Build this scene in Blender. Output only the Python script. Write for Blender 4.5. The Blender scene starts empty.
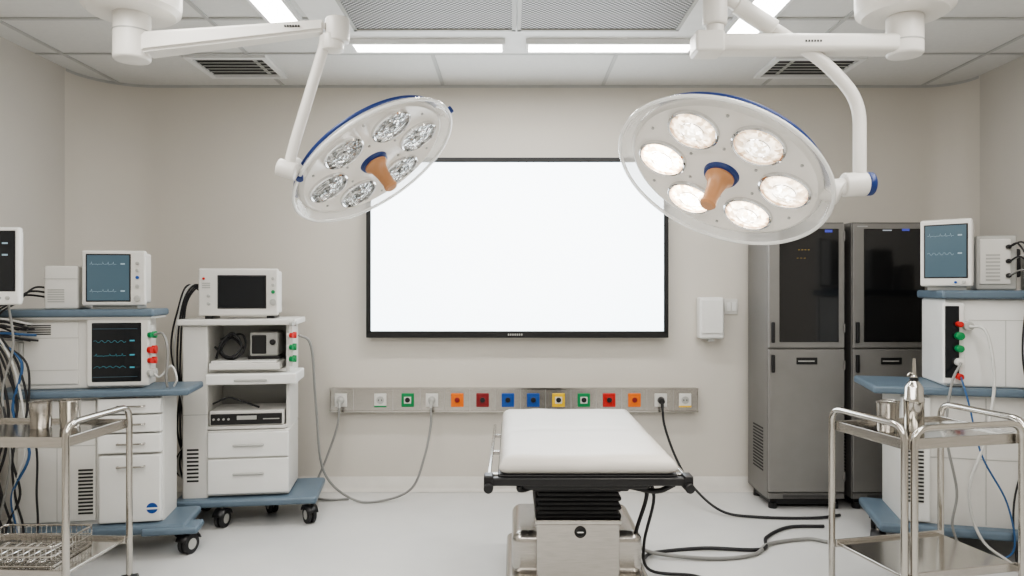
import bpy, bmesh, math, random
from mathutils import Vector, Matrix, noise
random.seed(7)
scene = bpy.context.scene
COL = scene.collection
try:
    scene.view_settings.look = 'AgX - Medium High Contrast'
except Exception:
    pass

# ------------------------------------------------------------------ materials
MATS = {}
def mat(name, col, rough=0.5, metal=0.0, noise=0.04, nscale=8.0, bump=0.0, bscale=60.0,
        emit=None, estr=0.0, alpha=1.0, stretch=None, coat=0.0, spec=0.5):
    if name in MATS: return MATS[name]
    m = bpy.data.materials.new(name); m.use_nodes = True
    nt = m.node_tree; N = nt.nodes; L = nt.links
    b = N['Principled BSDF']
    tc = N.new('ShaderNodeTexCoord'); mp = N.new('ShaderNodeMapping')
    L.new(tc.outputs['Object'], mp.inputs['Vector'])
    if stretch: mp.inputs['Scale'].default_value = stretch
    nz = N.new('ShaderNodeTexNoise'); nz.inputs['Scale'].default_value = nscale
    nz.inputs['Detail'].default_value = 4
    L.new(mp.outputs['Vector'], nz.inputs['Vector'])
    rp = N.new('ShaderNodeValToRGB')
    c = Vector(col)
    rp.color_ramp.elements[0].position = 0.3; rp.color_ramp.elements[1].position = 0.7
    rp.color_ramp.elements[0].color = (*(c*(1-noise)), 1)
    rp.color_ramp.elements[1].color = (*[min(1, x*(1+noise)) for x in c], 1)
    L.new(nz.outputs['Fac'], rp.inputs['Fac'])
    L.new(rp.outputs['Color'], b.inputs['Base Color'])
    b.inputs['Roughness'].default_value = rough
    b.inputs['Metallic'].default_value = metal
    b.inputs['Coat Weight'].default_value = coat
    b.inputs['Specular IOR Level'].default_value = spec
    b.inputs['Alpha'].default_value = alpha
    if bump > 0:
        n2 = N.new('ShaderNodeTexNoise'); n2.inputs['Scale'].default_value = bscale
        L.new(mp.outputs['Vector'], n2.inputs['Vector'])
        bp = N.new('ShaderNodeBump'); bp.inputs['Strength'].default_value = bump
        bp.inputs['Distance'].default_value = 0.01
        L.new(n2.outputs['Fac'], bp.inputs['Height']); L.new(bp.outputs['Normal'], b.inputs['Normal'])
    if emit is not None:
        b.inputs['Emission Color'].default_value = (*emit, 1)
        b.inputs['Emission Strength'].default_value = estr
    MATS[name] = m
    return m

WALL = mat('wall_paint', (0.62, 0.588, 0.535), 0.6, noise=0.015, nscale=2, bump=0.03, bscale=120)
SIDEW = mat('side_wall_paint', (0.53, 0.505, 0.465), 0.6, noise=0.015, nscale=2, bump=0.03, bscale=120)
BASEB = mat('baseboard_vinyl', (0.60, 0.58, 0.54), 0.4)
CEIL = mat('ceiling_tile', (0.66, 0.655, 0.635), 0.8, noise=0.02, nscale=30)
TBAR = mat('ceiling_tbar', (0.46, 0.46, 0.45), 0.5)
SOFF = mat('ceiling_metal_white', (0.76, 0.76, 0.75), 0.4)
FLOOR = mat('floor_vinyl', (0.60, 0.60, 0.59), 0.22, noise=0.03, nscale=3, bump=0.02, bscale=8)
WHITE = mat('white_enamel', (0.76, 0.76, 0.74), 0.35, noise=0.015)
OFFW = mat('offwhite_plastic', (0.66, 0.65, 0.62), 0.4, noise=0.02)
LGREY = mat('light_grey_plastic', (0.42, 0.42, 0.40), 0.45, noise=0.02)
BLUEG = mat('blue_grey_plastic', (0.115, 0.160, 0.205), 0.4, noise=0.05)
CABG = mat('cabinet_grey_metal', (0.25, 0.243, 0.232), 0.42, metal=0.35, noise=0.03)
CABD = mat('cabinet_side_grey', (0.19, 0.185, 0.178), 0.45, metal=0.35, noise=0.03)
BLACK = mat('black_plastic', (0.012, 0.012, 0.013), 0.4)
RUBBER = mat('black_rubber', (0.018, 0.018, 0.02), 0.6)
GLASSB = mat('dark_glass', (0.008, 0.008, 0.009), 0.12, coat=0.3)
SCRD = mat('monitor_glass', (0.01, 0.012, 0.015), 0.12)
SCRB = mat('monitor_blue_lit', (0.03, 0.05, 0.06), 0.15, emit=(0.13, 0.21, 0.27), estr=0.40)
STEEL = mat('brushed_steel', (0.52, 0.50, 0.47), 0.26, metal=1.0, noise=0.08, nscale=14, stretch=(1, 1, 14))
STEELH = mat('polished_steel', (0.54, 0.52, 0.485), 0.15, metal=1.0, noise=0.03)
CHROME = mat('chrome', (0.8, 0.8, 0.8), 0.08, metal=1.0, noise=0.01)
RED = mat('red_plastic', (0.5, 0.02, 0.015), 0.4)
DRED = mat('dark_red_plastic', (0.22, 0.012, 0.015), 0.4)
GREEN = mat('green_plastic', (0.01, 0.22, 0.07), 0.4)
BLUE = mat('blue_plastic', (0.01, 0.07, 0.30), 0.4)
DBLUE = mat('deep_blue_trim', (0.012, 0.035, 0.16), 0.35)
ORANGE = mat('orange_plastic', (0.75, 0.17, 0.015), 0.4)
YELLOW = mat('yellow_plastic', (0.75, 0.48, 0.02), 0.4)
TAN = mat('copper_tan_handle', (0.50, 0.25, 0.12), 0.32, noise=0.1)
CLOTH = mat('table_pad_vinyl', (0.55, 0.53, 0.495), 0.42, noise=0.04, nscale=4, bump=0.6, bscale=5)
LAMPW = mat('lamp_white', (0.72, 0.70, 0.66), 0.3, noise=0.01)
LAMPF = mat('lamp_face_lit_white', (0.90, 0.87, 0.82), 0.25, noise=0.01)  # paler copy of lamp_white, painting light onto a face that renders shaded
ACRYL = mat('clear_acrylic', (0.95, 0.95, 0.93), 0.08, alpha=0.32, coat=1.0)
ACRYR = mat('acrylic_rim', (0.95, 0.95, 0.93), 0.10, alpha=0.75, coat=1.0)
GCABLE = mat('grey_cable', (0.24, 0.24, 0.23), 0.5)
WCABLE = mat('white_cable', (0.58, 0.58, 0.56), 0.5)
BCABLE = mat('blue_cable', (0.03, 0.10, 0.24), 0.5)
VENTD = mat('vent_dark', (0.03, 0.03, 0.03), 0.7)
STRIP = mat('light_strip', (0.9, 0.9, 0.9), 0.5, emit=(1.0, 0.985, 0.95), estr=12.0)
TR_S = mat('trace_soft', (0.1, 0.12, 0.13), 0.5, emit=(0.30, 0.42, 0.48), estr=0.8)
TR_D = mat('trace_dim_teal', (0, 0.05, 0.06), 0.5, emit=(0.08, 0.35, 0.42), estr=0.8)
TR_Y = mat('trace_amber', (0.1, 0.1, 0), 0.5, emit=(0.9, 0.45, 0.08), estr=0.22)
TR_W = mat('trace_white', (0.1, 0.1, 0.1), 0.5, emit=(0.8, 0.9, 1.0), estr=0.4)
TR_B = mat('trace_blue', (0, 0, 0.1), 0.5, emit=(0.15, 0.18, 0.8), estr=0.5)

def screen_mat():
    m = bpy.data.materials.new('wall_screen_lit'); m.use_nodes = True
    nt = m.node_tree; N = nt.nodes; L = nt.links
    b = N['Principled BSDF']; b.inputs['Base Color'].default_value = (0.6, 0.6, 0.6, 1)
    b.inputs['Roughness'].default_value = 0.3
    tc = N.new('ShaderNodeTexCoord'); gr = N.new('ShaderNodeTexGradient'); gr.gradient_type = 'SPHERICAL'
    mp = N.new('ShaderNodeMapping')
    mp.inputs['Location'].default_value = (-0.4, -0.4, -0.44); mp.inputs['Scale'].default_value = (0.8, 0.8, 0.8)
    L.new(tc.outputs['Generated'], mp.inputs['Vector']); L.new(mp.outputs['Vector'], gr.inputs['Vector'])
    rp = N.new('ShaderNodeValToRGB')
    rp.color_ramp.elements[0].color = (0.74, 0.86, 0.95, 1); rp.color_ramp.elements[1].color = (1, 1, 1, 1)
    rp.color_ramp.elements[0].position = 0.2
    L.new(gr.outputs['Fac'], rp.inputs['Fac']); L.new(rp.outputs['Color'], b.inputs['Emission Color'])
    b.inputs['Emission Strength'].default_value = 4.6
    return m
SCREENW = screen_mat()

def lens_mat(name, strength, cx=0.0, cy=0.0):
    m = bpy.data.materials.new(name); m.use_nodes = True
    nt = m.node_tree; N = nt.nodes; L = nt.links
    b = N['Principled BSDF']
    tc = N.new('ShaderNodeTexCoord'); vo = N.new('ShaderNodeTexVoronoi'); vo.inputs['Scale'].default_value = 60
    L.new(tc.outputs['Object'], vo.inputs['Vector'])
    rp = N.new('ShaderNodeValToRGB')
    L.new(vo.outputs['Color'], rp.inputs['Fac'])
    bp = N.new('ShaderNodeBump'); bp.inputs['Strength'].default_value = 0.7; bp.inputs['Distance'].default_value = 0.01
    L.new(vo.outputs['Distance'], bp.inputs['Height']); L.new(bp.outputs['Normal'], b.inputs['Normal'])
    rp.color_ramp.elements[0].position = 0.25; rp.color_ramp.elements[1].position = 0.75
    if strength > 0:
        # facets of the reflector, hot in the middle, amber toward the bezel
        rp.color_ramp.elements[0].color = (0.42, 0.37, 0.31, 1)
        rp.color_ramp.elements[1].color = (1.0, 1.0, 1.0, 1)
        ds = N.new('ShaderNodeVectorMath'); ds.operation = 'DISTANCE'
        ds.inputs[1].default_value = (cx, cy, -0.026)
        L.new(tc.outputs['Object'], ds.inputs[0])
        ml = N.new('ShaderNodeMath'); ml.operation = 'MULTIPLY'; ml.inputs[1].default_value = 10.0
        L.new(ds.outputs['Value'], ml.inputs[0])
        r2 = N.new('ShaderNodeValToRGB'); e = r2.color_ramp.elements
        e[0].position = 0.0; e[0].color = (1, 0.97, 0.91, 1)
        e[1].position = 0.92; e[1].color = (0.24, 0.14, 0.08, 1)
        k = e.new(0.34); k.color = (1.0, 0.95, 0.87, 1)
        k = e.new(0.52); k.color = (0.62, 0.54, 0.45, 1)
        k = e.new(0.74); k.color = (0.74, 0.62, 0.48, 1)
        L.new(ml.outputs['Value'], r2.inputs['Fac'])
        mx = N.new('ShaderNodeMix'); mx.data_type = 'RGBA'; mx.blend_type = 'MULTIPLY'; mx.inputs[0].default_value = 1.0
        L.new(rp.outputs['Color'], mx.inputs[6]); L.new(r2.outputs['Color'], mx.inputs[7])
        L.new(mx.outputs[2], b.inputs['Emission Color'])
        b.inputs['Emission Strength'].default_value = strength
        b.inputs['Base Color'].default_value = (0.5, 0.46, 0.40, 1)
        b.inputs['Metallic'].default_value = 0.6
    else:
        rp.color_ramp.elements[0].color = (0.26, 0.27, 0.27, 1)
        rp.color_ramp.elements[1].color = (0.80, 0.81, 0.80, 1)
        L.new(rp.outputs['Color'], b.inputs['Base Color'])
        b.inputs['Metallic'].default_value = 0.8
    b.inputs['Roughness'].default_value = 0.2
    return m

def mesh_grille_mat():
    m = bpy.data.materials.new('perforated_metal'); m.use_nodes = True
    nt = m.node_tree; N = nt.nodes; L = nt.links
    b = N['Principled BSDF']
    tc = N.new('ShaderNodeTexCoord'); mp = N.new('ShaderNodeMapping'); mp.inputs['Scale'].default_value = (1, 1, 0)
    mp.inputs['Rotation'].default_value = (0, 0, math.radians(45))
    L.new(tc.outputs['Object'], mp.inputs['Vector'])
    ck = N.new('ShaderNodeTexVoronoi'); ck.inputs['Scale'].default_value = 45; ck.inputs['Randomness'].default_value = 0
    L.new(mp.outputs['Vector'], ck.inputs['Vector'])
    rp = N.new('ShaderNodeValToRGB'); rp.color_ramp.elements[0].position = 0.42; rp.color_ramp.elements[1].position = 0.48
    rp.color_ramp.elements[0].color = (0.09, 0.09, 0.09, 1); rp.color_ramp.elements[1].color = (0.55, 0.55, 0.54, 1)
    L.new(ck.outputs['Distance'], rp.inputs['Fac']); L.new(rp.outputs['Color'], b.inputs['Base Color'])
    b.inputs['Roughness'].default_value = 0.5
    return m
PERF = mesh_grille_mat()

# ------------------------------------------------------------------ builders
def link(ob, parent=None):
    COL.objects.link(ob)
    if parent is not None:
        ob.parent = parent
        o = parent.get('org')
        if o is not None:
            ob.matrix_parent_inverse = Matrix.Translation(-Vector(o))
    return ob

def G(name, origin=(0, 0, 0)):
    """top-level empty; its parts are given in world coordinates"""
    e = bpy.data.objects.new(name, None); e.empty_display_size = 0.1
    COL.objects.link(e); e.location = origin; e['org'] = list(origin)
    return e
def GL(name, loc, rz=0.0, parent=None, M=None):
    e = bpy.data.objects.new(name, None); e.empty_display_size = 0.1
    link(e, parent)
    if M is not None: e.matrix_basis = M
    else:
        e.location = loc; e.rotation_euler = (0, 0, rz)
    return e
def turn(g, deg, dx=0.0, dy=0.0):
    g.rotation_euler = (0, 0, math.radians(deg)); g.location.x += dx; g.location.y += dy

def finish(bm, name, m, parent, sharp=40, wn=False, smooth=True):
    bmesh.ops.recalc_face_normals(bm, faces=bm.faces)
    if smooth:
        for f in bm.faces: f.smooth = True
        lim = math.radians(sharp)
        for e in bm.edges:
            if len(e.link_faces) == 2:
                try:
                    if e.calc_face_angle() > lim: e.smooth = False
                except ValueError: pass
    me = bpy.data.meshes.new(name); bm.to_mesh(me); bm.free()
    me.materials.append(m)
    ob = bpy.data.objects.new(name, me)
    link(ob, parent)
    if wn:
        w = ob.modifiers.new('wn', 'WEIGHTED_NORMAL'); w.keep_sharp = True
    return ob

def add_box(bm, x0, x1, y0, y1, z0, z1):
    M = Matrix.Translation(((x0+x1)/2, (y0+y1)/2, (z0+z1)/2)) @ Matrix.Diagonal((abs(x1-x0), abs(y1-y0), abs(z1-z0), 1))
    return bmesh.ops.create_cube(bm, size=1, matrix=M)

def box(p, name, x0, x1, y0, y1, z0, z1, m, bev=0.004, seg=2):
    bm = bmesh.new(); add_box(bm, x0, x1, y0, y1, z0, z1)
    mn = min(abs(x1-x0), abs(y1-y0), abs(z1-z0))
    bev = min(bev, mn*0.45)
    if bev > 0:
        bmesh.ops.bevel(bm, geom=list(bm.edges), offset=bev, segments=seg, profile=0.5, affect='EDGES')
    return finish(bm, name, m, p, wn=bev > 0, sharp=50)

def boxes(p, name, lst, m, bev=0.0):
    bm = bmesh.new()
    for b in lst: add_box(bm, *b)
    return finish(bm, name, m, p, smooth=False)

def cyl(p, name, a, b, r, m, r2=None, seg=24, bev=0.0):
    a = Vector(a); b = Vector(b); d = b-a
    M = Matrix.Translation((a+b)/2) @ d.to_track_quat('Z', 'Y').to_matrix().to_4x4()
    bm = bmesh.new()
    bmesh.ops.create_cone(bm, cap_ends=True, segments=seg, radius1=r, radius2=r if r2 is None else r2, depth=d.length, matrix=M)
    if bev > 0:
        es = [e for e in bm.edges if len(e.link_faces) == 2 and e.calc_face_angle() > 1.0]
        bmesh.ops.bevel(bm, geom=es, offset=bev, segments=3, profile=0.5, affect='EDGES')
    return finish(bm, name, m, p, sharp=35)

def lathe(p, name, prof, m, M=Matrix.Identity(4), seg=48, a0=0, a1=360, sharp=35):
    bm = bmesh.new(); full = abs(a1-a0) >= 360
    n = seg if full else seg+1
    rings = []
    for i in range(n):
        a = math.radians(a0+(a1-a0)*i/seg)
        rings.append([bm.verts.new(M @ Vector((r*math.cos(a), r*math.sin(a), z))) for r, z in prof])
    for i in range(seg):
        A = rings[i]; B = rings[(i+1) % n]
        for j in range(len(prof)-1):
            try: bm.faces.new((A[j], B[j], B[j+1], A[j+1]))
            except ValueError: pass
    bmesh.ops.remove_doubles(bm, verts=bm.verts, dist=1e-5)
    return finish(bm, name, m, p, sharp=sharp)

def catmull(pts, n=8):
    P = [Vector(q) for q in pts]
    P = [P[0]*2-P[1]] + P + [P[-1]*2-P[-2]]
    out = []
    for i in range(1, len(P)-2):
        p0, p1, p2, p3 = P[i-1:i+3]
        for k in range(n):
            t = k/n
            out.append(0.5*((2*p1)+(p2-p0)*t+(2*p0-5*p1+4*p2-p3)*t*t+(3*p1-p0-3*p2+p3)*t**3))
    out.append(P[-2]); return out
def fillet(pts, r, n=6, closed=False):
    P = [Vector(q) for q in pts]; out = []
    for i in range(len(P)):
        if not closed and i in (0, len(P)-1): out.append(P[i]); continue
        a = P[i-1]; b = P[i]; c = P[(i+1) % len(P)]
        d1 = (a-b); d2 = (c-b)
        rr = min(r, d1.length*0.45, d2.length*0.45)
        s = b+d1.normalized()*rr; e = b+d2.normalized()*rr
        for k in range(n+1):
            t = k/n
            out.append(s*(1-t)**2+b*2*t*(1-t)+e*t*t)
    return out
def sweep_bm(bm, P, r, seg=8, closed=False):
    n = len(P); prev = None; rings = []
    for i in range(n):
        if closed: t = (P[(i+1) % n]-P[i-1]).normalized()
        elif i == 0: t = (P[1]-P[0]).normalized()
        elif i == n-1: t = (P[-1]-P[-2]).normalized()
        else: t = (P[i+1]-P[i-1]).normalized()
        if prev is None:
            u = t.orthogonal().normalized()
        else:
            u = prev-t*prev.dot(t)
            u = u.normalized() if u.length > 1e-6 else t.orthogonal().normalized()
        prev = u; v = t.cross(u)
        rings.append([bm.verts.new(P[i]+u*r*math.cos(2*math.pi*k/seg)+v*r*math.sin(2*math.pi*k/seg)) for k in range(seg)])
    m = n if closed else n-1
    for i in range(m):
        A = rings[i]; B = rings[(i+1) % n]
        for k in range(seg):
            bm.faces.new((A[k], A[(k+1) % seg], B[(k+1) % seg], B[k]))
    if not closed:
        bm.faces.new(rings[0][::-1]); bm.faces.new(rings[-1])
def tube(p, name, pts, r, m, mode='cat', fr=0.04, seg=8, closed=False):
    if mode == 'cat': P = catmull(pts)
    elif mode == 'fil': P = fillet(pts, fr, closed=closed)
    else: P = [Vector(q) for q in pts]
    bm = bmesh.new(); sweep_bm(bm, P, r, seg, closed)
    return finish(bm, name, m, p, sharp=60)

def caster(p, i, x, y, r=0.05, zt=0.14, ang=0.3):
    c, s = math.cos(ang), math.sin(ang)
    w = 0.014
    for sgn in (-1, 1):
        o = Vector((c*sgn*0.017, s*sgn*0.017, 0))
        a = Vector((x, y, r))+o-Vector((c*w/1.3, s*w/1.3, 0)); b = Vector((x, y, r))+o+Vector((c*w/1.3, s*w/1.3, 0))
        cyl(p, f'caster_{i}_tyre', a, b, r, RUBBER, seg=28, bev=0.004)
        e = (b-a)*0.05
        cyl(p, f'caster_{i}_hub', a-e, b+e, r*0.55, LGREY, seg=20)
    bm = bmesh.new()
    M = Matrix.Translation((x, y, r)) @ Matrix.Rotation(ang, 4, 'Z')
    prev = None
    for k in range(9):
        a = math.radians(20+k*17.5)
        row = [bm.verts.new(M @ Vector((sx*0.036, math.cos(a)*(r+0.010), math.sin(a)*(r+0.010)))) for sx in (-1, 1)]
        if prev: bm.faces.new((prev[0], prev[1], row[1], row[0]))
        prev = row
    ob = finish(bm, f'caster_{i}_hood', BLACK, p)
    sm = ob.modifiers.new('s', 'SOLIDIFY'); sm.thickness = 0.006
    cyl(p, f'caster_{i}_stem', (x, y, 2*r), (x, y, zt), 0.012, STEEL, seg=12)

def vent(p, name, x0, x1, y, z0, z1, n, m=VENTD):
    h = (z1-z0)/n
    boxes(p, name, [(x0, x1, y-0.002, y+0.002, z0+k*h, z0+k*h+h*0.5) for k in range(n)], m)

def trace(p, name, x0, x1, z, y, amp, m, kind=0, r=0.0008):
    pts = []; n = 36
    for k in range(n+1):
        t = k/n; ph = (t*5) % 1
        if kind == 0: v = (1 if 0.4 < ph < 0.52 else (-0.35 if 0.52 <= ph < 0.62 else 0))
        elif kind == 1: v = math.sin(t*5*2*math.pi)*0.5
        else: v = abs(math.sin(t*5*math.pi))
        pts.append((x0+(x1-x0)*t, y, z+v*amp))
    return tube(p, name, pts, r, m, mode='raw', seg=4)

def monitor(p, x0, x1, y0, y1, z0, z1, sx0, sx1, sz0, sz1, case=OFFW, scr=SCRD, traces=(), knobs=()):
    box(p, 'monitor_case', x0+0.012, x1-0.012, y0+0.02, y1, z0+0.012, z1-0.012, case, 0.015, 4)
    box(p, 'monitor_bezel', x0, x1, y0, y0+0.035, z0, z1, case, 0.012, 3)
    box(p, 'monitor_screen_surround', sx0-0.008, sx1+0.008, y0-0.003, y0+0.01, sz0-0.008, sz1+0.008, BLACK, 0.004)
    box(p, 'monitor_screen', sx0, sx1, y0-0.005, y0+0.01, sz0, sz1, scr, 0.002)
    h = sz1-sz0; w = sx1-sx0
    for i, (f, m, k) in enumerate(traces):
        trace(p, f'trace_{i}', sx0+0.06*w, sx0+0.70*w, sz0+f*h, y0-0.006, h*0.05, m, k)
        boxes(p, f'readout_{i}', [(sx0+w*0.80, sx0+w*0.90, y0-0.007, y0-0.005, sz0+f*h-0.002, sz0+f*h+0.006)], m)
    for i, (kx, kz, kr, m) in enumerate(knobs):
        cyl(p, f'knob_{i}', (kx, y0+0.003, kz), (kx, y0-0.012, kz), kr, m, seg=18, bev=0.002)

def connectors(p, x, y, items):
    for i, (z, m, r) in enumerate(items):
        cyl(p, f'connector_{i}_collar', (x-0.02, y, z), (x+0.012, y, z), r*0.75, OFFW, seg=16)
        cyl(p, f'connector_{i}_knob', (x+0.01, y, z), (x+0.035, y, z), r, m, seg=18, bev=0.003)
        cyl(p, f'connector_{i}_cap', (x, y-0.02, z), (x+0.02, y-0.03, z), r*0.8, m, seg=16)

# ------------------------------------------------------------------ room shell
XL, XR, YB, YF, H = -3.05, 3.30, 5.33, -2.0, 3.0
def plane(name, vs, m):
    bm = bmesh.new(); bm.faces.new([bm.verts.new(v) for v in vs])
    me = bpy.data.meshes.new(name); bm.to_mesh(me); bm.free(); me.materials.append(m)
    o = bpy.data.objects.new(name, me); COL.objects.link(o)
    return o
def strip(name, path, z0, z1, m):
    bm = bmesh.new(); prev = None
    for x, y in path:
        r = (bm.verts.new((x, y, z0)), bm.verts.new((x, y, z1)))
        if prev: bm.faces.new((prev[0], r[0], r[1], prev[1]))
        prev = r
    for f in bm.faces: f.smooth = True
    me = bpy.data.meshes.new(name); bm.to_mesh(me); bm.free(); me.materials.append(m)
    o = bpy.data.objects.new(name, me); COL.objects.link(o)
    return o
def backpath(ins=0.0):
    p = []
    rl, rr = 0.42, 0.25
    for k in range(11):
        a = math.radians(180-9*k); p.append((XL+rl+(rl-ins)*math.cos(a), YB-rl+(rl-ins)*math.sin(a)))
    for k in range(11):
        a = math.radians(90-9*k); p.append((XR-rr+(rr-ins)*math.cos(a), YB-rr+(rr-ins)*math.sin(a)))
    return p
strip('wall_back', backpath(), 0, H, WALL)
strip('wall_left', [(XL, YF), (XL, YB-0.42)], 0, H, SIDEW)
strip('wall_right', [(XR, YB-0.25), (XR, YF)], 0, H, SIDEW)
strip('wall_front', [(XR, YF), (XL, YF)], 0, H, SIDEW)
plane('floor', [(XL, YF, 0), (XR, YF, 0), (XR, YB, 0), (XL, YB, 0)], FLOOR)
plane('ceiling', [(XL, YF, H), (XL, YB, H), (XR, YB, H), (XR, YF, H)], CEIL)
def cove(name, path_fn):
    bm = bmesh.new(); prof = [(0.045, 0.002), (0.022, 0.008), (0.010, 0.025), (0.006, 0.10), (0.0, 0.104)]
    rows = [[bm.verts.new((x, y, z)) for x, y in path_fn(i)] for i, z in prof]
    for a, b in zip(rows[:-1], rows[1:]):
        for k in range(len(a)-1): bm.faces.new((a[k], a[k+1], b[k+1], b[k]))
    for f in bm.faces: f.smooth = True
    me = bpy.data.meshes.new(name); bm.to_mesh(me); bm.free(); me.materials.append(BASEB)
    COL.objects.link(bpy.data.objects.new(name, me))
cove('baseboard_back', lambda i: backpath(i))
cove('baseboard_left', lambda i: [(XL+i, YF), (XL+i, YB-0.42)])
cove('baseboard_right', lambda i: [(XR-i, YB-0.25), (XR-i, YF)])
strip('trim_1', backpath(0.006), H-0.02, H-0.001, TBAR)

g = G('ceiling_tile_grid', (0, 4, H))
lst = []
for x in (-2.87, -1.69, -0.51, 0.67, 1.85, 3.03): lst.append((x-0.012, x+0.012, YF, YB-0.02, H-0.008, H-0.001))
y = 4.60
while y > YF:
    lst.append((XL+0.01, XR-0.01, y-0.012, y+0.012, H-0.009, H-0.001)); y -= 0.6
boxes(g, 'tbars', lst, TBAR)

g = G('air_diffuser_panel', (0.02, 3.2, H))
box(g, 'housing', -1.12, 1.18, 2.2, 4.55, H-0.02, H-0.0015, SOFF, 0.003)
for i, (a, b) in enumerate(((-0.88, 0.0), (0.05, 0.93))):
    box(g, f'perforated_plate_{i}', a, b, 2.4, 4.09, H-0.028, H-0.0205, PERF, 0)
    boxes(g, f'plate_frame_{i}', [(a-0.02, b+0.02, 4.09, 4.11, H-0.036, H-0.019), (a-0.02, b+0.02, 2.38, 2.4, H-0.036, H-0.019),
                                  (a-0.02, a, 2.38, 4.11, H-0.036, H-0.019), (b, b+0.02, 2.38, 4.11, H-0.036, H-0.019)], LGREY)

def ceiling_strip(x0, x1, y0, y1, zt=H-0.001):
    g = G('ceiling_strip_light', ((x0+x1)/2, (y0+y1)/2, H))
    box(g, 'diffuser', x0, x1, y0, y1, zt-0.024, zt-0.004, STRIP, 0.002)
    t = 0.018
    boxes(g, 'frame', [(x0-t, x1+t, y0-t, y0, zt-0.03, zt), (x0-t, x1+t, y1, y1+t, zt-0.03, zt),
                       (x0-t, x0, y0, y1, zt-0.03, zt), (x1, x1+t, y0, y1, zt-0.03, zt)], SOFF)
ceiling_strip(-0.95, -0.06, 4.29, 4.43, H-0.021)
ceiling_strip(0.10, 1.08, 4.29, 4.43, H-0.021)
ceiling_strip(-1.34, -1.18, 1.4, 4.10)
ceiling_strip(1.24, 1.42, 1.4, 4.33)

def ceiling_vent(x0, x1, y0, y1):
    g = G('ceiling_air_vent', ((x0+x1)/2, (y0+y1)/2, H))
    t = 0.035; z0, z1 = H-0.022, H-0.001
    boxes(g, 'frame', [(x0-t, x1+t, y0-t, y0, z0, z1), (x0-t, x1+t, y1, y1+t, z0, z1), (x0-t, x0, y0, y1, z0, z1), (x1, x1+t, y0, y1, z0, z1)], SOFF)
    boxes(g, 'dark_throat', [(x0, x1, y0, y1, H-0.005, H-0.002)], VENTD)
    n = 6; h = (y1-y0)/n
    bm = bmesh.new()
    for k in range(n):
        add_box(bm, x0, x1, y0+h*k+h*0.40, y0+h*k+h*0.58, H-0.014, H-0.011)
    finish(bm, 'louvres', LGREY, g, smooth=False)
ceiling_vent(-2.08, -1.62, 4.66, 5.05)
ceiling_vent(1.74, 2.26, 4.68, 5.05)

# ------------------------------------------------------------------ wall display
g = G('wall_display_screen', (0.04, 5.30, 1.8))
x0, x1, z0, z1 = -1.064, 1.142, 1.137, 2.452
f = 0.034
box(g, 'back_housing', x0+0.05, x1-0.05, 5.285, 5.328, z0+0.05, z1-0.05, BLACK)
box(g, 'frame_top', x0, x1, 5.25, 5.29, z1-f, z1, BLACK, 0.003)
box(g, 'frame_bottom', x0, x1, 5.25, 5.29, z0, z0+f+0.015, BLACK, 0.003)
box(g, 'frame_side_a', x0, x0+f, 5.25, 5.29, z0+f, z1-f, BLACK, 0.003)
box(g, 'frame_side_b', x1-f, x1, 5.25, 5.29, z0+f, z1-f, BLACK, 0.003)
box(g, 'lit_panel', x0+f-0.002, x1-f+0.002, 5.262, 5.287, z0+f+0.012, z1-f+0.002, SCREENW, 0)
boxes(g, 'maker_badge', [(0.0+k*0.016-0.03, 0.010+k*0.016-0.03, 5.2485, 5.25, z0+0.016, z0+0.030) for k in range(7)], LGREY)

# ------------------------------------------------------------------ outlet rail (with the cables plugged into it)
rail = g = G('medical_outlet_rail', (0.015, 5.30, 0.68))
box(g, 'rail_body', -1.333, 1.363, 5.27, 5.329, 0.595, 0.765, STEEL, 0.006)
boxes(g, 'rail_lips', [(-1.333, 1.363, 5.262, 5.272, 0.757, 0.768), (-1.333, 1.363, 5.262, 5.272, 0.592, 0.603)], STEELH)
out = [(343, None), (382, 'GW'), (409, GREEN), (433, None), (458, ORANGE), (483, DRED), (508, BLUE), (533, BLUE),
       (558, YELLOW), (583, GREEN), (608, RED), (633, ORANGE), (659, None), (683, 'YW')]
for i, (px, m) in enumerate(out):
    x = -1.252 + (px-343)*0.007407
    if m is None or isinstance(m, str):
        box(g, f'socket_{i}_plate', x-0.045, x+0.045, 5.262, 5.272, 0.632, 0.728, OFFW, 0.004)
        cyl(g, f'socket_{i}_well', (x, 5.264, 0.68), (x, 5.2605, 0.68), 0.028, LGREY)
        boxes(g, f'socket_{i}_pins', [(x-0.014, x-0.008, 5.259, 5.262, 0.674, 0.686), (x+0.008, x+0.014, 5.259, 5.262, 0.674, 0.686)], BLACK)
        if isinstance(m, str):
            box(g, f'socket_{i}_tab', x-0.045, x+0.045, 5.260, 5.266, 0.628, 0.640, GREEN if m == 'GW' else YELLOW, 0.002)
        elif px in (659, 433, 343):
            pm = BLACK if px == 659 else LGREY
            cyl(g, f'plug_{i}', (x, 5.262, 0.68), (x, 5.215, 0.675), 0.026, pm, r2=0.020, bev=0.004)
            cyl(g, f'plug_{i}_relief', (x, 5.222, 0.672), (x, 5.212, 0.63), 0.011, pm)
    else:
        box(g, f'outlet_{i}_plate', x-0.046, x+0.046, 5.260, 5.272, 0.630, 0.730, m, 0.005)
        box(g, f'outlet_{i}_recess', x-0.026, x+0.026, 5.257, 5.264, 0.655, 0.705, OFFW if m in (GREEN, YELLOW) else m, 0.004)
        cyl(g, f'outlet_{i}_ring', (x, 5.262, 0.682), (x, 5.252, 0.682), 0.019, BLACK if m is not ORANGE else DRED, bev=0.002)
    if i < 13:
        boxes(g, f'seam_{i}', [(x+0.0905, x+0.0925, 5.2685, 5.2702, 0.60, 0.76)], LGREY)
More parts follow.
